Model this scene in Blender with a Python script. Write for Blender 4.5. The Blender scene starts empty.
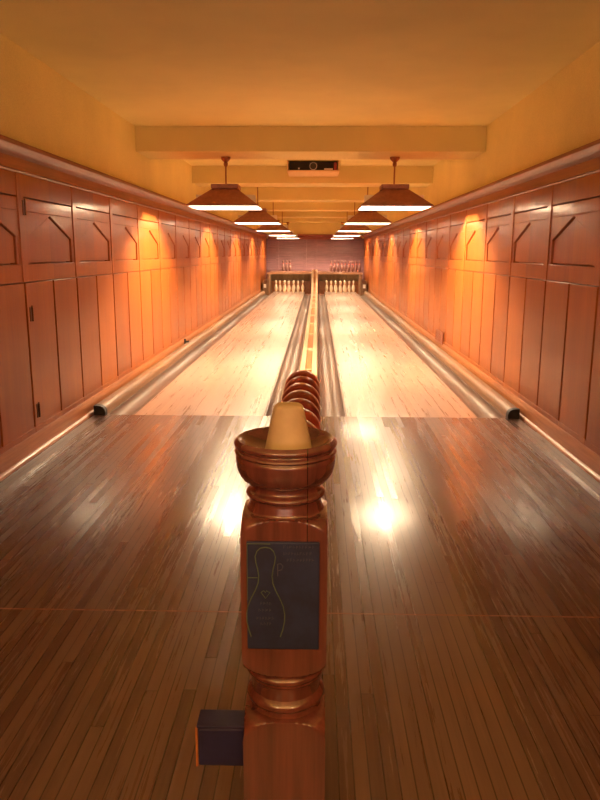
import bpy, bmesh, math, random
from mathutils import Vector, Matrix
random.seed(4)
S = bpy.context.scene
COL = S.collection
PI = math.pi

# ------------------------------------------------------------------ constants
XW = 1.77            # side walls
ZC = 2.54            # ceiling
YB = 20.7            # end wall
YN = -9.5            # wall behind the viewer
LI, LO = 0.335, 1.385  # lane inner / outer edge

# ------------------------------------------------------------------ materials
class NT:
    def __init__(s, name):
        s.m = bpy.data.materials.new(name); s.m.use_nodes = True
        s.t = s.m.node_tree; s.t.nodes.clear()
        s.out = s.t.nodes.new('ShaderNodeOutputMaterial')
        s.b = s.t.nodes.new('ShaderNodeBsdfPrincipled')
        s.t.links.new(s.b.outputs[0], s.out.inputs[0])
    def n(s, typ, **kw):
        x = s.t.nodes.new(typ)
        for k, v in kw.items(): setattr(x, k, v)
        return x
    def l(s, a, b): s.t.links.new(a, b)
    def setin(s, sock, v):
        if hasattr(v, 'node'): s.l(v, sock)
        elif v is not None: sock.default_value = v
    def math(s, op, a, b=None, c=None):
        x = s.n('ShaderNodeMath', operation=op)
        s.setin(x.inputs[0], a); s.setin(x.inputs[1], b)
        if c is not None: s.setin(x.inputs[2], c)
        return x.outputs[0]
    def comb(s, x, y, z):
        c = s.n('ShaderNodeCombineXYZ')
        for i, v in enumerate((x, y, z)): s.setin(c.inputs[i], v)
        return c.outputs[0]
    def xyz(s):
        tc = s.n('ShaderNodeTexCoord'); sp = s.n('ShaderNodeSeparateXYZ')
        s.l(tc.outputs['Object'], sp.inputs[0]); return sp.outputs[0], sp.outputs[1], sp.outputs[2]
    def noise(s, vec, scale, detail=4, rough=.6):
        x = s.n('ShaderNodeTexNoise'); s.l(vec, x.inputs['Vector'])
        x.inputs['Scale'].default_value = scale; x.inputs['Detail'].default_value = detail
        x.inputs['Roughness'].default_value = rough
        return x.outputs[0]
    def ramp(s, fac, stops):
        r = s.n('ShaderNodeValToRGB'); e = r.color_ramp.elements
        while len(e) < len(stops): e.new(.5)
        for q, (p, c) in zip(e, stops): q.position = p; q.color = (*c, 1)
        s.l(fac, r.inputs[0]); return r.outputs[0]
    def mix(s, fac, a, b, mode='MIX'):
        x = s.n('ShaderNodeMix', data_type='RGBA', blend_type=mode)
        s.setin(x.inputs[0], fac)
        s.setin(x.inputs[6], a if hasattr(a, 'node') else (*a, 1))
        s.setin(x.inputs[7], b if hasattr(b, 'node') else (*b, 1))
        return x.outputs[2]
    def white(s, vec):
        x = s.n('ShaderNodeTexWhiteNoise', noise_dimensions='3D'); s.l(vec, x.inputs['Vector'])
        return x.outputs[0]
    def bump(s, h, strength, dist=.01):
        x = s.n('ShaderNodeBump'); x.inputs['Strength'].default_value = strength
        x.inputs['Distance'].default_value = dist
        s.l(h, x.inputs['Height']); s.l(x.outputs[0], s.b.inputs['Normal']); return x.outputs[0]
    def p(s, **kw):
        for k, v in kw.items():
            s.setin(s.b.inputs[k.replace('_', ' ')], v)

def plain(name, c, rough=.5, metal=0, emit=0, ecol=None, var=.12, coat=0):
    t = NT(name)
    x, y, z = t.xyz()
    f = t.noise(t.comb(x, y, z), 14)
    lo = tuple(v*(1-var) for v in c); hi = tuple(min(1, v*(1+var)) for v in c)
    t.p(Base_Color=t.ramp(f, [(.3, lo), (.7, hi)]), Roughness=rough, Metallic=metal, Coat_Weight=coat)
    if emit:
        t.b.inputs['Emission Color'].default_value = (*(ecol or c), 1)
        t.b.inputs['Emission Strength'].default_value = emit
    return t.m

def planks(name, dark, light, w, ln, rough, coat=0, joint=.5, jw=.03, bump=.3, wav=.02, crough=.15, axes='xy', off=0, vary=1.0, ior=1.5):
    """boards running along the second axis, w wide across the first"""
    t = NT(name); X = dict(zip('xyz', t.xyz()))
    a, b = X[axes[0]], X[axes[1]]; c = X[({'x','y','z'} - set(axes)).pop()]
    u = t.math('DIVIDE', t.math('SUBTRACT', a, off), w)
    idu = t.math('FLOOR', u); fu = t.math('FRACT', u)
    r0 = t.white(t.comb(idu, 3.3, 1.7))
    v = t.math('ADD', t.math('DIVIDE', b, ln), t.math('MULTIPLY', r0, 7.3))
    idv = t.math('FLOOR', v); fv = t.math('FRACT', v)
    r = t.white(t.comb(idu, idv, 5.1))
    g = t.noise(t.comb(t.math('MULTIPLY', a, 60), t.math('MULTIPLY', b, 2.2), t.math('ADD', t.math('MULTIPLY', c, 20), t.math('MULTIPLY', r, 40))), 1.0, 6, .65)
    g2 = t.noise(t.comb(t.math('MULTIPLY', a, 9), t.math('MULTIPLY', b, .6), t.math('MULTIPLY', r, 40)), 1.0, 3)
    f = t.math('ADD', t.math('MULTIPLY', g, .45), t.math('MULTIPLY', g2, .3))
    f = t.math('ADD', f, t.math('MULTIPLY', t.math('SUBTRACT', r, .35), .45*vary))
    col = t.ramp(f, [(.2, dark), (.75, light)])
    e = t.math('MINIMUM', fu, t.math('SUBTRACT', 1, fu))
    je = t.math('LESS_THAN', e, jw)
    ev = t.math('LESS_THAN', fv, .0007)
    j = t.math('MAXIMUM', je, ev)
    col = t.mix(t.math('MULTIPLY', j, joint), col, tuple(q*.25 for q in dark))
    rr = t.math('ADD', t.math('ADD', rough, t.math('MULTIPLY', t.math('SUBTRACT', r, .5), .14*vary)), t.math('MULTIPLY', t.math('SUBTRACT', g, .5), .2))
    t.p(Base_Color=col, Roughness=rr, Coat_Weight=t.math('MULTIPLY', coat, t.math('SUBTRACT', 1.25, t.math('MULTIPLY', r, .5))), Coat_Roughness=crough, IOR=ior)
    h = t.math('SUBTRACT', t.math('MULTIPLY', g, .022), t.math('MULTIPLY', j, .25))
    # every board is worn to its own slight crown and cup
    cup = t.math('MULTIPLY', t.math('MULTIPLY', t.math('SUBTRACT', fu, .5), t.math('SUBTRACT', r, .5)), wav*60*w)
    lw = t.noise(t.comb(t.math('MULTIPLY', a, 5), t.math('MULTIPLY', b, 1.3), c), 1.0, 2)
    h = t.math('ADD', h, t.math('ADD', cup, t.math('MULTIPLY', lw, wav*20)))
    nb = t.bump(h, bump, .01)
    t.l(nb, t.b.inputs['Coat Normal'])
    return t.m

def wood(name, dark, light, rough=.3, coat=.6, axis='z', crough=.15, fine=1.0, mottling=0.25):
    t = NT(name); X = dict(zip('xyz', t.xyz()))
    k = {q: (2.0 if q == axis else 42.0)*fine for q in 'xyz'}
    vec = t.comb(*[t.math('MULTIPLY', X[q], k[q]) for q in 'xyz'])
    g = t.noise(vec, 1.0, 6, .6)
    m2 = t.noise(t.comb(*[t.math('MULTIPLY', X[q], 1.2 if q == axis else 5) for q in 'xyz']), 1.0, 3)
    f = t.math('ADD', t.math('MULTIPLY', g, 1-mottling), t.math('MULTIPLY', m2, mottling))
    t.p(Base_Color=t.ramp(f, [(.32, dark), (.68, light)]), Roughness=rough, Coat_Weight=coat, Coat_Roughness=crough)
    t.bump(g, .12, .004)
    return t.m

M = {}
M['lane'] = planks('lane_maple', (.33,.225,.16), (.48,.355,.275), .027, 5, .30, vary=.3, coat=.4, joint=.35, jw=.04, bump=.12, wav=.004, crough=.2)
M['approach'] = planks('approach_boards', (.072,.043,.038), (.18,.112,.085), .038, 4.2, .27, vary=.6, coat=.35, joint=.8, jw=.045, bump=.2, wav=.02, crough=.12, ior=1.38)
M['gutter'] = wood('gutter_wood', (.05,.030,.020), (.12,.072,.05), .36, .15, 'y', .15, fine=.6)
M['curb'] = wood('curb_wood', (.12,.058,.025), (.25,.125,.055), .45, .1, 'y', .18)
M['rail'] = wood('return_rail_wood', (.70,.52,.33), (.84,.68,.47), .3, .7, 'y', .15)
M['channel'] = wood('return_channel_wood', (.26,.10,.03), (.50,.22,.07), .35, .5, 'y')
M['wall_l'] = planks('wall_boards_left', (.23,.047,.006), (.47,.130,.017), .5, 40, .40, coat=.22, joint=0, bump=.12, wav=.004, crough=.14, axes='yz', off=-.11, vary=.5, ior=1.33)
M['wall_r'] = planks('wall_boards_right', (.23,.049,.006), (.47,.136,.018), .5, 40, .40, coat=.22, joint=0, bump=.12, wav=.004, crough=.14, axes='yz', off=-.30, vary=.5, ior=1.33)
M['end'] = wood('end_wall_wood', (.13,.06,.072), (.27,.125,.14), .45, .15, 'x', .3)
M['crown'] = wood('crown_wood', (.17,.036,.022), (.32,.08,.042), .4, .25, 'y', .2)
M['base'] = wood('baseboard_wood', (.24,.07,.018), (.44,.16,.045), .4, .25, 'y', .2)
M['post'] = wood('newel_wood', (.070,.022,.020), (.155,.048,.036), .26, .9, 'z', .1)
M['pit'] = wood('pit_wood', (.20,.08,.035), (.40,.19,.09), .5, .1, 'z')
M['pitdark'] = wood('pit_side_wood', (.14,.055,.03), (.26,.11,.06), .6, 0, 'z')
M['valance'] = wood('pit_rail_wood', (.50,.33,.2), (.72,.52,.35), .4, .4, 'x')
M['canvas'] = plain('pit_canvas', (.20,.15,.085), .9)
M['pin'] = plain('pin_white', (.85,.74,.55), .25, var=.04, coat=.8)
M['pindim'] = plain('pin_dim', (.12,.045,.035), .4, var=.15, coat=.4)  # pin colour darkened to stand in for the dim light on the pit roofs
M['pinband'] = plain('pin_band', (.5,.04,.03), .35)
M['black'] = plain('black_rubber', (.008,.007,.007), .7)
M['shade'] = plain('lamp_shade_metal', (.34,.15,.105), .45, metal=.2, var=.2, coat=.2)
M['brass'] = plain('aged_brass', (.36,.14,.055), .35, metal=.7, var=.2)
M['reflect'] = plain('lamp_inside_white', (.85,.82,.75), .5, var=.03)
M['opal'] = plain('opal_glass', (.9,.85,.75), .4, emit=1.9, ecol=(1,.86,.66), var=.02)
M['bulb'] = plain('bulb_glass', (.9,.85,.75), .4, emit=12, ecol=(1,.84,.62), var=.02)
M['navy'] = plain('navy_paint', (.012,.013,.075), .55, var=.3)
M['whiteplate'] = plain('white_plate', (.85,.82,.75), .4, var=.05)
M['hinge'] = plain('hinge_metal', (.16,.07,.035), .35, metal=.8)
M['lens'] = plain('lens_glass', (.03,.03,.04), .08, coat=1)
M['silver'] = plain('silver_ring', (.55,.5,.45), .3, metal=.9)
M['redled'] = plain('projector_red', (.4,.05,.03), .4)
M['chalk'] = plain('chalk_cone', (.46,.35,.20), .7, var=.1)

def paint_mat(name, c, bump=.25):
    t = NT(name); x, y, z = t.xyz(); v = t.comb(x, y, z)
    f = t.noise(v, 1.3, 3); g = t.noise(v, 55, 4, .7)
    lo = tuple(q*.9 for q in c); hi = tuple(min(1, q*1.08) for q in c)
    st = t.noise(v, 150, 3, .7); col = t.mix(.35, t.ramp(f, [(.3, lo), (.7, hi)]), t.ramp(st, [(.35, tuple(q*.72 for q in c)), (.65, tuple(min(1, q*1.15) for q in c))]))
    t.p(Base_Color=col, Roughness=.75)
    t.bump(g, bump, .006); return t.m
M['plaster'] = paint_mat('ochre_plaster', (.88,.77,.31))
M['beam'] = paint_mat('ochre_beam_paint', (.78,.64,.25))
M['whitebox'] = paint_mat('cream_box_paint', (.80,.56,.26), .1)

def ball_mat(name, c1, c2):
    t = NT(name); x, y, z = t.xyz(); v = t.comb(x, y, z)
    d = t.noise(v, 9, 3)
    t.p(Base_Color=t.ramp(d, [(.35, c1), (.65, c2)]), Roughness=.34, Coat_Weight=.35, Coat_Roughness=.1)
    return t.m
BALLM = [ball_mat('ball_maroon', (.26,.03,.02), (.42,.065,.035)), ball_mat('ball_dark_brown', (.20,.035,.022), (.33,.065,.035)),
         ball_mat('ball_plum', (.22,.028,.032), (.36,.055,.05))]
# sign board: dark slate
def slate():
    t = NT('slate_board'); x, y, z = t.xyz()
    f = t.noise(t.comb(x, y, z), 18, 5)
    t.p(Base_Color=t.ramp(f, [(.35, (.006,.013,.055)), (.7, (.013,.026,.10))]), Roughness=.6); return t.m
M['slate'] = slate()
M['line'] = plain('sign_line_green', (.075,.115,.07), .6)
M['lineb'] = plain('sign_line_dim', (.06,.06,.10), .6)
M['vent'] = plain('vent_metal', (.30,.085,.035), .4, metal=.3)

# the post: a crack runs down it
def crack(m):
    t = m.node_tree; b = [n for n in t.nodes if n.type == 'BSDF_PRINCIPLED'][0]
    src = b.inputs['Base Color'].links[0].from_socket
    tc = t.nodes.new('ShaderNodeTexCoord'); sp = t.nodes.new('ShaderNodeSeparateXYZ'); t.links.new(tc.outputs['Object'], sp.inputs[0])
    def mm(op, a, c):
        x = t.nodes.new('ShaderNodeMath'); x.operation = op
        for i, v in enumerate((a, c)):
            if hasattr(v, 'node'): t.links.new(v, x.inputs[i])
            else: x.inputs[i].default_value = v
        return x.outputs[0]
    c1 = mm('LESS_THAN', mm('ABSOLUTE', mm('SUBTRACT', sp.outputs[0], .047), 0), .0009)
    c2 = mm('MULTIPLY', c1, mm('MULTIPLY', mm('LESS_THAN', sp.outputs[1], -.03), mm('GREATER_THAN', sp.outputs[2], .70)))
    x = t.nodes.new('ShaderNodeMix'); x.data_type = 'RGBA'
    t.links.new(c2, x.inputs[0]); t.links.new(src, x.inputs[6]); x.inputs[7].default_value = (.02,.008,.005,1)
    t.links.new(x.outputs[2], b.inputs['Base Color'])
crack(M['post'])

# ------------------------------------------------------------------ mesh helpers
def box(bm, x0, x1, y0, y1, z0, z1):
    v = [bm.verts.new(p) for p in ((x0,y0,z0),(x1,y0,z0),(x1,y1,z0),(x0,y1,z0),(x0,y0,z1),(x1,y0,z1),(x1,y1,z1),(x0,y1,z1))]
    for f in ((0,3,2,1),(4,5,6,7),(0,1,5,4),(1,2,6,5),(2,3,7,6),(3,0,4,7)): bm.faces.new([v[i] for i in f])
def lathe(bm, prof, seg=32, c=(0,0,0), lim=None, close=True):
    """prof: list of (r, z). lim: half width of a square that cuts the turning."""
    rings = []
    for r, z in prof:
        ring = []
        for i in range(seg):
            a = 2*PI*i/seg; rr = r
            if lim:
                q = lim/max(abs(math.cos(a)), abs(math.sin(a))); rr = min(r, q)
            ring.append(bm.verts.new((c[0]+rr*math.cos(a), c[1]+rr*math.sin(a), c[2]+z)))
        rings.append(ring)
    for A, B in zip(rings, rings[1:]):
        for i in range(seg):
            bm.faces.new((A[i], A[(i+1) % seg], B[(i+1) % seg], B[i]))
    if close:
        bm.faces.new(list(reversed(rings[0]))); bm.faces.new(rings[-1])
def extr(bm, poly, axis, a, b):
    """extrude a closed 2-D polygon along an axis; poly in the other two axes in order"""
    def P(u, v, t):
        return {'x': (t,u,v), 'y': (u,t,v), 'z': (u,v,t)}[axis]
    A = [bm.verts.new(P(u, v, a)) for u, v in poly]; B = [bm.verts.new(P(u, v, b)) for u, v in poly]
    n = len(poly)
    bm.faces.new(A); bm.faces.new(list(reversed(B)))
    for i in range(n): bm.faces.new((A[i], B[i], B[(i+1) % n], A[(i+1) % n]))
def loft(bm, sections):
    """sections: lists of points with equal count, closed profiles"""
    R = [[bm.verts.new(p) for p in s] for s in sections]
    n = len(R[0])
    for A, B in zip(R, R[1:]):
        for i in range(n): bm.faces.new((A[i], A[(i+1) % n], B[(i+1) % n], B[i]))
    bm.faces.new(list(reversed(R[0]))); bm.faces.new(R[-1])
def tube(bm, pts, r, seg=8):
    secs = []
    for i, p in enumerate(pts):
        p = Vector(p); d = (Vector(pts[min(i+1, len(pts)-1)])-Vector(pts[max(i-1, 0)])).normalized()
        up = Vector((0,0,1)) if abs(d.z) < .9 else Vector((0,1,0))
        s = d.cross(up).normalized(); t = s.cross(d)
        secs.append([p+s*(r*math.cos(2*PI*k/seg))+t*(r*math.sin(2*PI*k/seg)) for k in range(seg)])
    loft(bm, secs)
def make(name, fn, mat, parent=None, smooth=False, bevel=0, loc=(0,0,0), subsurf=0, angle=40):
    bm = bmesh.new(); fn(bm)
    bmesh.ops.recalc_face_normals(bm, faces=bm.faces)
    me = bpy.data.meshes.new(name); bm.to_mesh(me); bm.free()
    for m in (mat if isinstance(mat, (list, tuple)) else [mat]): me.materials.append(m)
    o = bpy.data.objects.new(name, me); COL.objects.link(o); o.location = loc
    if parent: o.parent = parent
    if smooth:
        me.polygons.foreach_set('use_smooth', [True]*len(me.polygons))
        me.set_sharp_from_angle(angle=math.radians(angle))
    if bevel:
        b = o.modifiers.new('bevel', 'BEVEL'); b.width = bevel; b.segments = 2; b.limit_method = 'ANGLE'
    if subsurf:
        s = o.modifiers.new('sub', 'SUBSURF'); s.levels = s.render_levels = subsurf
    return o
def thing(name, label, cat, loc=(0,0,0), group=None):
    o = bpy.data.objects.new(name, None); COL.objects.link(o); o.location = loc
    return tag(o, label, cat, group)
def tag(o, label, cat, group=None):
    o['label'] = label; o['category'] = cat
    if group: o['group'] = group
    return o
def struct(o, label=None):
    o['kind'] = 'structure'
    if label: o['label'] = label
    return o
def copy_tree(o, parent=None):
    c = o.copy(); COL.objects.link(c); c.parent = parent
    for ch in list(o.children): copy_tree(ch, c)
    return c

# ------------------------------------------------------------------ shell
struct(make('floor', lambda b: box(b, -XW, XW, YN, 0, -.2, 0), M['approach']), 'brown strip-wood approach floor before the two lanes')
def subfloor(b):
    box(b, -XW, XW, 0.001, YB, -.30, -.2)
struct(make('floor_pit', subfloor, M['pitdark']), 'sunken bed below the lanes')
# faint joint where two lengths of the approach meet
struct(make('trim_1', lambda b: box(b, -1.73, 1.73, -3.24, -3.232, 0, .0008), M['pitdark']), 'thin wood strip let across the approach floor')
struct(make('ceiling', lambda b: box(b, -XW-.2, XW+.2, YN, YB+.2, ZC, ZC+.1), M['plaster']), 'ochre plaster ceiling')
YA, PER = YN, 1.0
def wall(side, off, mat):
    s = side
    def fn(b):
        def bx(d, y0, y1, z0, z1, d0=-.03):   # d: how far it stands proud of the wall plane
            xa, xb = s*(XW-d0), s*(XW-d)
            box(b, min(xa, xb), max(xa, xb), y0, y1, z0, z1)
        xa, xb = s*(XW+.028), s*(XW+.12)
        box(b, min(xa, xb), max(xa, xb), YA, YB, -.2, 1.80)
        n0 = math.floor((YA-off)/PER); n1 = math.ceil((YB-off)/PER)
        for k in range(n0, n1):
            y = off+k*PER
            y0, y1 = max(y, YA), min(y+PER, YB)
            if y1-y0 < .1: continue
            a, c = max(y+.045, YA), min(y+PER-.045, YB)
            # stile upper and lower
            bx(.028, max(y-.045, YA), min(y+.045, YB), 1.105, 1.77)
            pass
            if c-a < .3: continue
            # rails
            bx(.022, a, c, 1.628, 1.77)
            bx(.024, a, c, 1.105, 1.215)
            bx(.021, a, c, 1.54, 1.62)
            # gothic head: two spandrels round a house-shaped panel
            m = (a+c)/2
            for q in (-1, 1):
                e = a if q < 0 else c
                ins = e-q*.05
                poly = [(e, 1.54), (m, 1.54), (m, 1.530), (ins, 1.385), (ins, 1.215), (e, 1.215)]
                x1, x2 = s*(XW+.03), s*(XW-.021)
                extr(b, poly, 'x', min(x1, x2), max(x1, x2))
            g = .008
            pl = [(a+.05+g, 1.215+g), (c-.05-g, 1.215+g), (c-.05-g, 1.385-g*.4), (m, 1.530-g*1.2), (a+.05+g, 1.385-g*.4)]
            x3, x4 = s*(XW+.03), s*(XW-.009)
            extr(b, pl, 'x', min(x3, x4), max(x3, x4))
            # two boards below
            bx(.016, max(y+.012, YA), min(y+.488, YB), .13, 1.098)
            if y+.6 < YB: bx(.016, y+.512, min(y+.988, YB), .13, 1.098)
            bx(.020, max(y, YA), min(y+PER, YB), .128, .165)
    return fn
WL = struct(make('wall_left', wall(-1, -.11, M['wall_l']), M['wall_l'], bevel=.003), 'varnished red-orange wood panelling with pointed heads, left side')
WR = struct(make('wall_right', wall(1, -.30, M['wall_r']), M['wall_r'], bevel=.003), 'varnished red-orange wood panelling with pointed heads, right side')
def plasterwall(s):
    return lambda b: box(b, min(s*XW, s*(XW+.12)), max(s*XW, s*(XW+.12)), YN, YB, 1.80, ZC)
struct(make('wall_left_plaster', plasterwall(-1), M['plaster']), 'ochre plaster band over the left panelling')
struct(make('wall_right_plaster', plasterwall(1), M['plaster']), 'ochre plaster band over the right panelling')
# hinges on the left panelling
def hinge(z, y, big):
    def fn(b):
        h = .045 if big else .035
        box(b, -XW+.028, -XW+.033, y-.026, y-.005, z-h, z+h)
        lathe(b, [(.006, -h), (.006, h)], 10, (-XW+.036, y, z))
        lathe(b, [(.002, h), (.005, h+.004), (.003, h+.010)], 8, (-XW+.036, y, z))
    return fn
for z in (1.56, .90, .27):
    make('hinge', hinge(z, -1.07, True), M['hinge'], WL)

def crownprof(s):
    P = [(0,1.765),(.034,1.765),(.040,1.772),(.034,1.780),(.026,1.783),(.026,1.852),(.034,1.856),(.050,1.862),(.072,1.878),(.088,1.898),(.092,1.902),(.092,1.912),(.060,1.918),(.050,1.930),(.050,1.945),(0,1.945)]
    return [(s*(XW-d), z) for d, z in P]
struct(make('trim_2', lambda b: extr(b, crownprof(-1), 'y', YN, YB), M['crown'], smooth=True), 'dark red crown moulding along the left wall')
struct(make('trim_3', lambda b: extr(b, crownprof(1), 'y', YN, YB), M['crown'], smooth=True), 'dark red crown moulding along the right wall')
def baseprof(s):
    P = [(0,0),(.052,0),(.052,.008),(.046,.018),(.034,.024),(.030,.026),(.030,.118),(.024,.130),(0,.134)]
    return [(s*(XW-d), z) for d, z in P]
struct(make('baseboard_left', lambda b: extr(b, baseprof(-1), 'y', YN, YB), M['base'], smooth=True), 'orange wood baseboard along the left wall')
struct(make('baseboard_right', lambda b: extr(b, baseprof(1), 'y', YN, YB), M['base'], smooth=True), 'orange wood baseboard along the right wall')
# end wall
def endwall(b):
    box(b, -XW, XW, YB, YB+.12, -.3, 1.80)
    for x in (-1.35, -.36, .02, .62, 1.3): box(b, x-.05, x+.05, YB-.035, YB, .2, 1.78)
    for z in (1.28, .70): box(b, -XW, XW, YB-.03, YB, z-.04, z+.04)
struct(make('wall_end', endwall, M['end'], bevel=.003), 'dim purple-brown panelled wall above the pits')
struct(make('wall_end_plaster', lambda b: box(b, -XW, XW, YB-.01, YB+.12, 1.80, ZC), M['plaster']), 'ochre plaster over the end wall')
def endcrown(b):
    P = [(0,1.765),(.034,1.765),(.026,1.783),(.026,1.852),(.072,1.878),(.092,1.902),(.092,1.912),(.050,1.930),(.050,1.945),(0,1.945)]
    extr(b, [(YB-.011-d, z) for d, z in P], 'x', -XW+.09, XW-.09)
struct(make('trim_4', endcrown, M['crown']), 'dark crown moulding over the end wall')
struct(make('wall_back', lambda b: box(b, -XW, XW, YN-.12, YN, 0, ZC), M['wall_l']), 'wall behind the viewer')

# ceiling beams
BEAMS = [1.98, 5.36, 8.76, 12.06, 15.40, 18.70]
for i, y in enumerate(BEAMS):
    o = make('trim_%d' % (5+i), lambda b: box(b, -XW, XW, y, y+.62, 2.295, ZC), M['beam'], bevel=.006)
    struct(o, 'ochre painted ceiling beam')

# ------------------------------------------------------------------ lanes, gutters
for s, nm in ((-1, 'left'), (1, 'right')):
    o = make('bowling_lane', lambda b: box(b, min(s*LI, s*LO), max(s*LI, s*LO), .002, 19.15, -.2, 0), M['lane'], bevel=.002)
    tag(o, 'long pale maple bowling lane on the %s' % nm, 'bowling lane', 'the two lanes')
def gut(xa, xb):
    def fn(b):
        c = (xa+xb)/2; w = (xb-xa)/2; t = []
        n = 14
        inner = [(c-(w-.012)*math.cos(PI*k/n), -.004-.068*math.sin(PI*k/n)) for k in range(n+1)]
        poly = [(xa, -.004)]+inner+[(xb, -.004), (xb, -.2), (xa, -.2)]
        # quads in strips so that the bowl stays clean
        Ys = (.003, 18.05)
        top = [(xa, -.004)]+inner+[(xb, -.004)]
        R = []
        for y in Ys:
            R.append(([b.verts.new((u, y, v)) for u, v in top], [b.verts.new((u, y, -.2)) for u, v in top]))
        (A, A0), (B, B0) = R
        m = len(top)
        for i in range(m-1):
            b.faces.new((A[i], A[i+1], B[i+1], B[i])); b.faces.new((A0[i+1], A0[i], B0[i], B0[i+1]))
            b.faces.new((A[i], A0[i], A0[i+1], A[i+1])); b.faces.new((B[i+1], B0[i+1], B0[i], B[i]))
        b.faces.new((A[0], B[0], B0[0], A0[0])); b.faces.new((A[-1], A0[-1], B0[-1], B[-1]))
    return fn
for xa, xb, lb in ((-1.615, -1.386, 'half-round wooden gutter between left wall and left lane'),
                   (-.334, -.113, 'half-round wooden gutter between left lane and ball return track'),
                   (.113, .334, 'half-round wooden gutter between ball return track and right lane'),
                   (1.386, 1.615, 'half-round wooden gutter between right lane and right wall')):
    tag(make('lane_gutter', gut(xa, xb), M['gutter'], smooth=True, angle=30), lb, 'gutter', 'gutters beside the lanes')
# curbs with black ends
for s, nm in ((-1, 'left'), (1, 'right')):
    t = thing('wall_curb', 'low rounded wooden curb with a black end between gutter and %s wall' % nm, 'curb', (s*1.66, .002, 0), 'curbs along the walls')
    pr = [(-.0435, -.2), (-.0435, .028), (-.038, .048), (-.026, .064), (-.008, .073), (.015, .077), (.0435, .077), (.0435, -.2)]
    make('curb_rail', lambda b: extr(b, [(s*u, v) for u, v in pr], 'y', .03, 18.09), M['curb'], t, smooth=True)
    pe = [(-.0435, -.0), (-.0435, .028), (-.038, .048), (-.026, .064), (-.008, .073), (.015, .077), (.0435, .077), (.0435, -.0)]
    make('end_cap', lambda b: extr(b, [(s*u*1.06, v*1.03) for u, v in pe], 'y', -.03, .03), M['black'], t)['label'] = 'black end cap'
    struct(make('floor_edge_%s' % nm, lambda b: box(b, min(s*1.705, s*XW), max(s*1.705, s*XW), .003, YB, -.2, .0), M['curb']), 'strip of floor between curb and %s wall' % nm)

# ------------------------------------------------------------------ ball return track and rack
TR = thing('ball_return_track', 'long two-rail wooden ball return track running between the lanes', 'ball return', (0, 0, 0))
prof = [(-1.09,.345),(-.80,.335),(-.40,.290),(0,.220),(.35,.150),(.8,.095),(1.2,.08),(5,.08),(10,.08),(16.6,.08),(17.0,.10),(17.35,.15),(17.65,.235),(17.9,.36),(18.05,.50),(18.12,.64),(18.13,.76)]
def nrm(i):
    a = Vector(prof[max(i-1, 0)]); c = Vector(prof[min(i+1, len(prof)-1)])
    d = (c-a).normalized(); return Vector((-d.y, d.x))
def railf(x0, x1, top, th):
    def fn(b):
        secs = []
        for i, (y, z) in enumerate(prof):
            n = nrm(i)
            def P(x, k): return (x, y+n.x*k, z+n.y*k)
            secs.append([P(x0, top-th), P(x1, top-th), P(x1, top-.004), P(x1-.004, top), P(x0+.004, top), P(x0, top-.004)])
        loft(b, secs)
    return fn
make('return_rail', railf(-.090, -.036, 0, .05), M['rail'], TR)
make('return_rail', railf(.036, .090, 0, .05), M['rail'], TR)
make('channel_bed', railf(-.0355, .0355, -.03, .02), M['channel'], TR)['label'] = 'orange-brown bed between the rails'
def plinth(b): box(b, -.108, .108, .004, 18.1, -.2, .028)
make('plinth', plinth, M['gutter'], TR)
for k in range(9):
    y = 1.95+1.75*k
    make('cross_tie', lambda b: box(b, -.0355, .0355, y-.03, y+.03, .050, .072), M['rail'], TR)
def legs(y, h):
    return lambda b: (box(b, -.075, -.045, y-.02, y+.02, 0, h), box(b, .045, .075, y-.02, y+.02, 0, h), box(b, -.045, .045, y-.012, y+.012, .1, .15))
make('support', legs(-.45, .247), M['rail'], TR)

RK = thing('ball_rack', 'low wooden rack holding the row of bowling balls behind the post', 'ball rack', (0, -1.9, 0))
def rk(x0, x1): return lambda b: box(b, x0, x1, -1.32, .805, .295, .345)
make('rack_rail', rk(-.090, -.036), M['post'], RK, bevel=.004)
make('rack_rail', rk(.036, .090), M['post'], RK, bevel=.004)
for y in (-1.2, -.25, .65):
    for x in (-.063, .063):
        make('rack_leg', lambda b: box(b, x-.018, x+.018, y-.02, y+.02, 0, .295), M['post'], RK, bevel=.003)
    make('cross_bar', lambda b: box(b, -.044, .044, y-.014, y+.014, .12, .16), M['post'], RK)
make('end_stop', lambda b: box(b, -.09, .09, -1.34, -1.32, .295, .40), M['post'], RK, bevel=.004)
make('end_bracket', lambda b: (box(b, .0905, .101, .86, .885, .29, .47), box(b, .0905, .098, .70, .86, .30, .32)), M['black'], RK)['label'] = 'small black bracket'

def sphere_thing():
    def fn(b):
        bmesh.ops.create_uvsphere(b, u_segments=48, v_segments=24, radius=.112)
    o = make('bowling_ball', fn, BALLM[0], smooth=True, angle=180)
    return o
ORD = ['farthest', 'second farthest', 'third farthest', 'fourth farthest', 'fifth farthest', 'fifth nearest', 'fourth nearest', 'third nearest', 'second nearest', 'nearest']
ball0 = sphere_thing()
NB = 9
ords = ['farthest from the post, at the track end', 'second from the track end', 'third from the track end', 'fourth from the track end', 'middle one of nine', 'fourth from the post', 'third from the post', 'second from the post', 'nearest the post']
for i in range(NB):
    if i == 0: o = ball0
    else:
        o = ball0.copy(); o.data = ball0.data.copy(); COL.objects.link(o)
    o.data.materials[0] = BALLM[(0, 2, 0, 1, 2, 0, 1, 0, 2)[i]]
    o.location = (0, -1.16-i*.2255, .345+math.sqrt(.112**2-.036**2)+.0005)
    o.rotation_euler = (random.uniform(0, 6), random.uniform(0, 6), 0)
    tag(o, 'dark red bowling ball on rack, %s' % ords[i], 'bowling ball', 'bowling balls on the rack')

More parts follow.
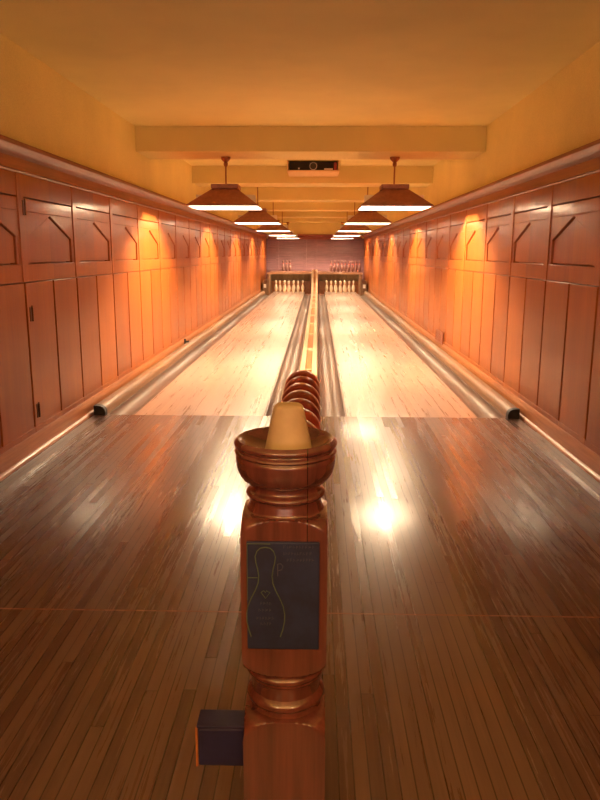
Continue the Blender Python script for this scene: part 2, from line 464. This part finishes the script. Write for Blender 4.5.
# ------------------------------------------------------------------ newel post
PX, PY = .025, -5.66+1.45
NP = thing('newel_post', 'turned wooden post with a dished top standing on the approach, carrying a dark sign', 'post', (PX, PY, 0))
def q(*a): return list(a)
A = .088
prof_post = []
def arc(r0, z0, r1, z1, n, kind):
    out = []
    for k in range(n+1):
        t = k/n
        if kind == 'in':   # cove
            out.append((r0+(r1-r0)*(1-math.cos(t*PI/2)), z0+(z1-z0)*math.sin(t*PI/2)))
        elif kind == 'out':
            out.append((r0+(r1-r0)*math.sin(t*PI/2), z0+(z1-z0)*(1-math.cos(t*PI/2))))
        else: out.append((r0+(r1-r0)*t, z0+(z1-z0)*t))
    return out
def torus(rb, rm, z0, z1, n=10):
    return [(rb+(rm-rb)*math.sin(PI*k/n), z0+(z1-z0)*k/n) for k in range(n+1)]
prof_post += [(.16, 0), (.16, .245)]
prof_post += arc(.1246, .262, .078, .312, 12, 'in')[::1]
prof_post += [(.076, .318)]
prof_post += torus(.076, .087, .322, .352)
prof_post += arc(.076, .355, .080, .385, 6, 'in')
prof_post += torus(.079, .0885, .388, .412)
prof_post += [(.081, .416)] + arc(.082, .418, .1246, .462, 10, 'out')
prof_post += [(.16, .470), (.16, .712)]
prof_post += arc(.1246, .722, .082, .764, 12, 'in')
prof_post += [(.080, .765)] + arc(.078, .768, .074, .786, 5, 'lin') + torus(.074, .0835, .789, .808)
prof_post += [(.072, .812), (.073, .822)]
prof_post += [(.073+.031*math.sin(t*PI/2/8), .822+.050*(1-math.cos(t*PI/2/8))) for t in range(1, 9)]
prof_post += [(.1045, .874), (.1035, .879), (.1015, .881)] + torus(.101, .1062, .882, .893, 6) + [(.1015, .8945)] + torus(.101, .1075, .896, .914, 10)[:-2]
prof_post += [(.100, .915), (.096, .914), (.090, .908), (.075, .897), (.055, .890), (.03, .887), (.001, .886)]
fine = []
for (r0, z0), (r1, z1) in zip(prof_post, prof_post[1:]):
    n = max(1, int(abs(z1-z0)/.02)) if r0 < .15 or r1 < .15 else 1
    for k in range(n): fine.append((r0+(r1-r0)*k/n, z0+(z1-z0)*k/n))
fine.append(prof_post[-1])
def postf(b):
    seg = 128; rings = []
    for r, z in fine:
        lim = A if z < .782 else 9
        ring = []
        for i in range(seg):
            a = 2*PI*i/seg
            rr = min(r, lim/max(abs(math.cos(a)), abs(math.sin(a))))
            ring.append(b.verts.new((rr*math.cos(a), rr*math.sin(a), z)))
        rings.append(ring)
    for P, Q in zip(rings, rings[1:]):
        for i in range(seg): b.faces.new((P[i], P[(i+1) % seg], Q[(i+1) % seg], Q[i]))
    b.faces.new(list(reversed(rings[0]))); b.faces.new(rings[-1])
make('post_body', postf, M['post'], NP, smooth=True, angle=35)
SB = make('sign_board', lambda b: box(b, -.075, .072, -A-.008, -A-.0005, .487, .722), M['slate'], NP, bevel=.002)
SB['label'] = 'dark slate-blue sign board with a bowling pin drawing'
SX = -.075; SZ = .722
def sp(u, v): return (SX+u, -A-.0095, SZ-v)   # u right, v down from sign corner
def pin_outline():
    # half widths down the pin
    H = [(0,0),(.010,.002),(.017,.009),(.0205,.020),(.019,.033),(.0155,.048),(.0135,.062),(.015,.078),(.021,.094),(.029,.110),(.036,.128),(.039,.146),(.0385,.162),(.035,.180),(.030,.196)]
    c = .038
    L = [(c-w, .010+v) for w, v in H]; R = [(c+w, .010+v) for w, v in H]
    return list(reversed(L))+R[1:]
def line(pts, r=.0008):
    return lambda b: tube(b, [sp(*p) for p in pts], r, 6)
pdw = make('pin_drawing', line(pin_outline(), .0011), M['line'], SB); pdw['label'] = 'thin greenish outline of a bowling pin'
def marks(b):
    tube(b, [sp(.001, .003), sp(.048, .003)], .0008, 6)
    tube(b, [sp(.0015, .003), sp(.0015, .125)], .0007, 6)
    tube(b, [sp(.001, .076), sp(.022, .076)], .0009, 6)
    tube(b, [sp(.029, .108), sp(.038, .121), sp(.047, .108), sp(.040, .104), sp(.038, .108), sp(.034, .104), sp(.029, .108)], .0008, 6)
make('border_lines', marks, M['line'], SB)
def letters(b):
    # the large letter beside the pin, then rows too faint to read
    rr = random.Random(2)
    for v, u0, u1 in ((.012,.075,.138), (.026,.075,.130), (.040,.082,.135), (.135,.028,.052), (.150,.024,.050), (.168,.020,.056), (.180,.028,.050)):
        u = u0
        while u < u1:
            w = rr.uniform(.003, .006); k = rr.random()
            tube(b, [sp(u, v), sp(u, v-.006), sp(u+w*.7, v-.006*k)], .0005, 5)
            if k > .4: tube(b, [sp(u, v-.003), sp(u+w*.6, v-.003)], .0005, 5)
            u += w+.0015
make('large_letter', line([(.063, .072), (.063, .046), (.069, .045), (.0735, .050), (.071, .058), (.064, .060)], .0009), M['lineb'], SB)
make('lettering', letters, M['lineb'], SB)['label'] = 'faint small lettering, too dim to read'

def conef(b):
    P = [(.0495, 0)] + [(.0495-.017*t/10, .082*t/10) for t in range(1, 11)] + [(.0312, .088), (.0285, .0925), (.0240, .0955), (.012, .097), (.006, .0965), (.003, .094)]
    lathe(b, P, 48)
tag(make('chalk_cone', conef, M['chalk'], smooth=True, loc=(PX+.006, PY, .8900), angle=50), 'blunt beige cone sitting in the dished top of the post', 'cone')
def boxf(b):
    box(b, -.052, .052, -.028, .028, -.05, .045)
BX = thing('small_box', 'small dark blue box fixed low on the left side of the post', 'box', (PX-A-.0525, PY-.02, .220))
make('box_body', boxf, M['navy'], BX, bevel=.005)
make('box_lid', lambda b: box(b, -.0545, .0515, -.030, .030, .0455, .052), M['navy'], BX, bevel=.002)
make('edge_strip', lambda b: box(b, -.057, -.0525, -.029, -.023, -.05, .045), M['base'], BX)['label'] = 'thin orange edge strip'

# ------------------------------------------------------------------ pins
PIN = [(.0258,0),(.0290,.006),(.0360,.028),(.0452,.057),(.0530,.090),(.0570,.114),(.0540,.149),(.0455,.184),(.0335,.220),(.0265,.241),(.0228,.254),(.0232,.270),(.0262,.295),(.0305,.325),(.0323,.343),(.0305,.360),(.0235,.373),(.012,.380),(.002,.381)]
def make_pin(body, lb, loc, grp):
    t = thing('bowling_pin', lb, 'bowling pin', loc, grp)
    make('pin_body', lambda b: lathe(b, PIN, 24), body, t, smooth=True, angle=60)
    for z0, z1 in ((.250, .257), (.266, .273)):
        r = .0243
        make('neck_band', lambda b: lathe(b, [(r-.002, z0-.001), (r+.0002, z0), (r+.0005, z1), (r-.001, z1+.001)], 24), M['pinband'], t, smooth=True)
    return t
sp0 = None; spt = .3048
rows = [(0, ['head pin at the front']), (1, ['second row, left', 'second row, right']),
        (2, ['third row, left', 'third row, middle', 'third row, right']),
        (3, ['back row, far left', 'back row, inner left', 'back row, inner right', 'back row, far right'])]
for s, nm in ((-1, 'left'), (1, 'right')):
    for r, names in rows:
        for k, d in enumerate(names):
            lb = 'cream bowling pin on the %s lane, %s of the triangle' % (nm, d)
            g = 'pins set on the %s lane' % nm
            if sp0 is None: o = sp0 = make_pin(M['pin'], lb, (0,0,0), g)
            else: o = copy_tree(sp0)
            o['label'] = lb; o['group'] = g
            o.location = (s*.86+(k-r/2)*spt, 18.29+r*spt*.866, 0.0005)
rp0 = None
RN = ['leftmost', 'second', 'third', 'fourth', 'middle', 'sixth', 'seventh', 'eighth', 'rightmost']
for k in range(9):
    lb = 'reddish bowling pin on the right pit roof, %s in the row of nine' % RN[k]
    if rp0 is None: o = rp0 = make_pin(M['pindim'], lb, (0,0,0), 'spare pins on the right pit roof')
    else: o = copy_tree(rp0)
    o['label'] = lb; o['group'] = 'spare pins on the right pit roof'; o.location = (.56+k*.1215, 19.5, .6605)
for k, w in enumerate(('left', 'middle', 'right')):
    o = copy_tree(rp0); o['label'] = 'dim reddish bowling pin on the left pit roof, %s one of three' % w
    o['group'] = 'spare pins on the left pit roof'; o.location = (-1.12+k*.12, 20.2, .6605)

# ------------------------------------------------------------------ pits
for s, nm in ((-1, 'left'), (1, 'right')):
    T = thing('pin_pit', 'wooden pin pit with a pale front rail at the end of the %s lane' % nm, 'pin pit', (0, 18.2, 0), 'pin pits')
    def X(a, b_): return (min(s*a, s*b_), max(s*a, s*b_))
    x0, x1 = X(.112, 1.56)
    make('roof', lambda b: box(b, x0, x1, 1.10, 2.49, .635, .66), M['pitdark'], T)
    make('front_rail', lambda b: (box(b, x0, x1, -.02, .01, .610, .665), box(b, x0, x1, .01, .05, .64, .665)), M['valance'], T, bevel=.004)['label'] = 'pale wooden front rail'
    a0, a1 = X(1.50, 1.56)
    make('outer_panel', lambda b: box(b, a0, a1, -.02, 2.49, -.199, .609), M['curb'], T, bevel=.004)
    g0, g1 = X(1.5605, 1.70)
    def kick(b):
        extr(b, [(-.10, -.199), (2.40, -.199), (2.40, .40), (.1, .40), (-.10, .30)], 'x', g0, g1)
    K = make('kickback', kick, M['curb'], T, bevel=.004)
    make('white_plate', lambda b: box(b, s*1.62-.04, s*1.62+.04, -.112, -.101, .17, .29), M['whiteplate'], T, bevel=.003)['label'] = 'small white plate'
    c0, c1 = X(.112, .145)
    make('inner_panel', lambda b: box(b, c0, c1, .0, 2.49, -.199, .609), M['pitdark'], T)
    e0, e1 = X(1.387, 1.499); f0, f1 = X(.146, .333)
    for u0, u1 in ((e0, e1), (f0, f1)): make('pit_bed', lambda b: box(b, u0, u1, -.14, .96, -.199, -.07), M['pitdark'], T)
    d0, d1 = X(.15, 1.495)
    def curtain(b):
        n = 20
        top = []
        for i in range(n+1):
            x = d0+(d1-d0)*i/n; w = .012*math.sin(i*1.9)
            top.append([(x, 1.12+w, .634), (x, 1.19+w, .45), (x, 1.25+w, .34)])
        F = [[b.verts.new(p) for p in c] for c in top]
        G = [[b.verts.new((p[0], p[1]+.02, p[2])) for p in c] for c in top]
        for i in range(n):
            for j in range(2):
                b.faces.new((F[i][j], F[i+1][j], F[i+1][j+1], F[i][j+1])); b.faces.new((G[i][j+1], G[i+1][j+1], G[i+1][j], G[i][j]))
            b.faces.new((F[i][0], G[i][0], G[i+1][0], F[i+1][0])); b.faces.new((F[i][2], F[i+1][2], G[i+1][2], G[i][2]))
        for c in (0, n):
            for j in range(2): b.faces.new((F[c][j], F[c][j+1], G[c][j+1], G[c][j]))
    make('back_curtain', curtain, M['canvas'], T)['label'] = 'greenish canvas back curtain'
    make('cushion', lambda b: box(b, d0, d1, 1.35, 1.45, -.19, .34), M['channel'], T, bevel=.01)['label'] = 'orange padded backstop'
PR = make('return_pier', lambda b: box(b, -.108, .108, 18.2, 20.68, -.199, .66), M['rail'], bevel=.004)
tag(PR, 'pale wooden pier between the two pits behind the ball return ramp', 'pier')

# ------------------------------------------------------------------ pendant lamps
LY = [2.40, 6.62, 10.85, 15.05, 19.00]
RH = .375
def make_lamp():
    t = thing('pendant_lamp', 'x', 'pendant lamp', (0,0,0), 'pendant lamps over the lanes')
    zr, zt, a = 0, .195, .13
    def shade(b):
        def ring(h, z): return [b.verts.new(p) for p in ((-h,-h,z),(h,-h,z),(h,h,z),(-h,h,z))]
        R = [ring(RH, 0), ring(RH, .012), ring(a, zt), ring(a-.006, zt), ring(RH-.012, .012), ring(RH-.012, 0)]
        for P, Q in zip(R, R[1:]+R[:1]):
            for i in range(4): b.faces.new((P[i], P[(i+1) % 4], Q[(i+1) % 4], Q[i]))
    sh = make('lamp_shade', shade, M['shade'], t)
    def lining(b):
        def ring(h, z): return [b.verts.new(p) for p in ((-h,-h,z),(h,-h,z),(h,h,z),(-h,h,z))]
        R = [ring(RH-.014, .004), ring(a-.010, zt-.006), ring(a-.012, zt-.006), ring(RH-.016, .004)]
        for P, Q in zip(R, R[1:]+R[:1]):
            for i in range(4): b.faces.new((P[i], P[(i+1) % 4], Q[(i+1) % 4], Q[i]))
    make('lining', lining, M['reflect'], sh)['label'] = 'white inner lining'
    make('collar', lambda b: box(b, -.145, .145, -.145, .145, zt, zt+.045), M['shade'], t, bevel=.004)
    make('stem', lambda b: lathe(b, [(.009, zt+.045), (.009, .47)], 12), M['brass'], t, smooth=True)
    make('canopy', lambda b: lathe(b, [(.012, .425), (.020, .435), (.024, .455), (.018, .470), (.030, .480), (.048, .500), (.052, .512), (.052, .524)], 24), M['brass'], t, smooth=True)
    # added trough plates cut the light into wall scallops; opal panes on both sides
    for s in (-1, 1):
        make('light_baffle', lambda b: extr(b, [(s*.110, .002), (s*.115, .002), (s*.070, .135), (s*.065, .135)], 'x', -RH+.06, RH-.06), M['reflect'], t)
        make('diffuser', lambda b: box(b, -RH+.018, RH-.018, min(s*.118, s*(RH-.018)), max(s*.118, s*(RH-.018)), .002, .008), M['opal'], t)['label'] = 'glowing opal pane'
    def bulbf(b): bmesh.ops.create_uvsphere(b, u_segments=20, v_segments=12, radius=.022, matrix=Matrix.Translation((0, 0, .100)))
    bl = make('bulb', bulbf, M['bulb'], t, smooth=True, angle=180)
    return t
lamp0 = None
LW = ['nearest the viewer', 'second from the viewer', 'third from the viewer', 'fourth from the viewer', 'farthest, over the pins']
ZL = 1.765
for s, nm in ((-1, 'left'), (1, 'right')):
    for i, y in enumerate(LY):
        t = make_lamp() if lamp0 is None else copy_tree(lamp0)
        if lamp0 is None: lamp0 = t
        t['label'] = 'dark pyramid pendant lamp over the %s lane, %s' % (nm, LW[i])
        t.location = (s*.905, y, ZL)
# stems: lamps that do not hang under a beam reach up to the ceiling
for t in [o for o in COL.objects if o.name.startswith('pendant_lamp')]:
    y = t.location.y
    under = any(b_ <= y <= b_+.62 for b_ in BEAMS)
    top = 2.295 if under else ZC
    if under: dz = top-.524-ZL
    else: dz = top-.524-ZL
    for c in t.children:
        if c.name.startswith('canopy'): c.location.z = dz
        if c.name.startswith('stem'):
            f = (.47+dz-.24)/(.47-.24); c.scale.z = f; c.location.z = .24-.24*f
LC = (1.0, .74, .47)
def point(x, y, z, e, r=.02, c=LC):
    l = bpy.data.lights.new('lamp_light', 'POINT'); l.energy = e; l.shadow_soft_size = r; l.color = c
    o = bpy.data.objects.new('lamp_light', l); COL.objects.link(o); o.location = (x, y, z); return o
for s in (-1, 1):
    for i, y in enumerate(LY):
        point(s*.905, y, ZL+.06, (94, 78, 74, 72, 58)[i])

# ------------------------------------------------------------------ projector in its painted box under the ceiling
yb = BEAMS[1]
HB = thing('ceiling_housing', 'cream painted housing with an open front between ceiling and second beam', 'housing', (.02, yb, 2.39))
make('housing_panel', lambda b: (box(b, -.36, .36, -.68, -.001, 0, .018), box(b, -.36, -.342, -.68, -.001, .018, .14), box(b, .342, .36, -.68, -.001, .018, .14)), M['whitebox'], HB, bevel=.002)
PJ = thing('projector', 'black projector with a ringed lens inside the ceiling housing', 'projector', (.02, yb-.36, 2.408))
make('projector_body', lambda b: box(b, -.33, .33, -.24, .24, .0005, .124), M['black'], PJ, bevel=.004)
make('lens', lambda b: tube(b, [(0,-.242,.062), (0,-.262,.062)], .038, 24), M['lens'], PJ, smooth=True)
def ringf(b):
    n = 32
    for r0, r1 in ((.045, .052),):
        a = [[b.verts.new((r*math.cos(2*PI*i/n), y, .062+r*math.sin(2*PI*i/n))) for i in range(n)] for r, y in ((r0,-.241),(r1,-.241),(r1,-.255),(r0,-.255))]
        for P, Q in zip(a, a[1:]+a[:1]):
            for i in range(n): b.faces.new((P[i], P[(i+1) % n], Q[(i+1) % n], Q[i]))
make('lens_ring', ringf, M['silver'], PJ)
make('label_plate', lambda b: box(b, .15, .27, -.244, -.241, .012, .032), M['whiteplate'], PJ)['label'] = 'pale strip'
make('side_knob', lambda b: tube(b, [(-.20,-.241,.03), (-.20,-.252,.03)], .012, 12), M['silver'], PJ)
make('red_panel', lambda b: box(b, .285, .325, -.243, -.241, .01, .11), M['redled'], PJ)

# ------------------------------------------------------------------ wall fittings
V = thing('wall_vent', 'small low grille set into the right wall panelling beside the curb', 'vent', (XW-.032, 4.05, .16))
make('vent_frame', lambda b: (box(b, -.008, 0, -.28, .28, .095, .115), box(b, -.008, 0, -.28, .28, -.045, -.03), box(b, -.008, 0, -.28, -.262, -.03, .095), box(b, -.008, 0, .262, .28, -.03, .095), box(b, -.008, 0, -.010, .010, -.03, .095)), M['vent'], V)
make('vent_slats', lambda b: [box(b, -.006, -.001, -.262, .262, z, z+.008) for z in (-.012, .008, .028, .048, .068, .084)], M['vent'], V)
make('vent_back', lambda b: box(b, -.0008, .004, -.27, .27, -.035, .10), M['crown'], V)
tag(make('door_stop', lambda b: (box(b, 0, .02, -.02, .02, -.04, .04), tube(b, [(.02,0,0), (.05,0,0)], .012, 10), tube(b, [(.05,0,0), (.062,0,0)], .018, 10)), M['black'], loc=(-XW+.0305, 4.2, .085)), 'small black stop on the left baseboard halfway along the lane', 'door stop')

# ------------------------------------------------------------------ the room behind the viewer
def area(loc, rot, sx, sy, e, c):
    l = bpy.data.lights.new('fill_light', 'AREA'); l.shape = 'ELLIPSE'; l.size = sx; l.size_y = sy; l.energy = e; l.color = c
    o = bpy.data.objects.new('fill_light', l); COL.objects.link(o); o.location = loc; o.rotation_euler = rot; return o
area((0, -7.6, 1.2), (math.radians(168), 0, 0), 3.0, 1.6, 55, (1, .60, .42))  # added upward fill behind the viewer, stands for no known fixture
for s in (-1, 1): point(s*1.25, -7.4, 2.3, 9, .07, (1, .62, .36))
w = bpy.data.worlds.new('world'); S.world = w; w.use_nodes = True
w.node_tree.nodes['Background'].inputs[0].default_value = (.5, .25, .2, 1)
w.node_tree.nodes['Background'].inputs[1].default_value = .05

# ------------------------------------------------------------------ camera
cam = bpy.data.cameras.new('camera'); co = bpy.data.objects.new('camera', cam); COL.objects.link(co)
cam.sensor_fit = 'VERTICAL'; cam.sensor_height = 24; cam.sensor_width = 18; cam.lens = 24*720/800
cam.clip_start = .05
R_ = Matrix.Rotation(math.radians(1.325), 4, 'Z') @ Matrix.Rotation(math.radians(90-11.54), 4, 'X') @ Matrix.Rotation(math.radians(.2), 4, 'Z')
co.matrix_world = Matrix.Translation((.088, -5.66, 1.29)) @ R_
S.camera = co
S.view_settings.view_transform = 'Standard'; S.view_settings.look = 'None'
S.view_settings.exposure = 1.8; S.view_settings.gamma = 1
S.view_settings.use_curve_mapping = False
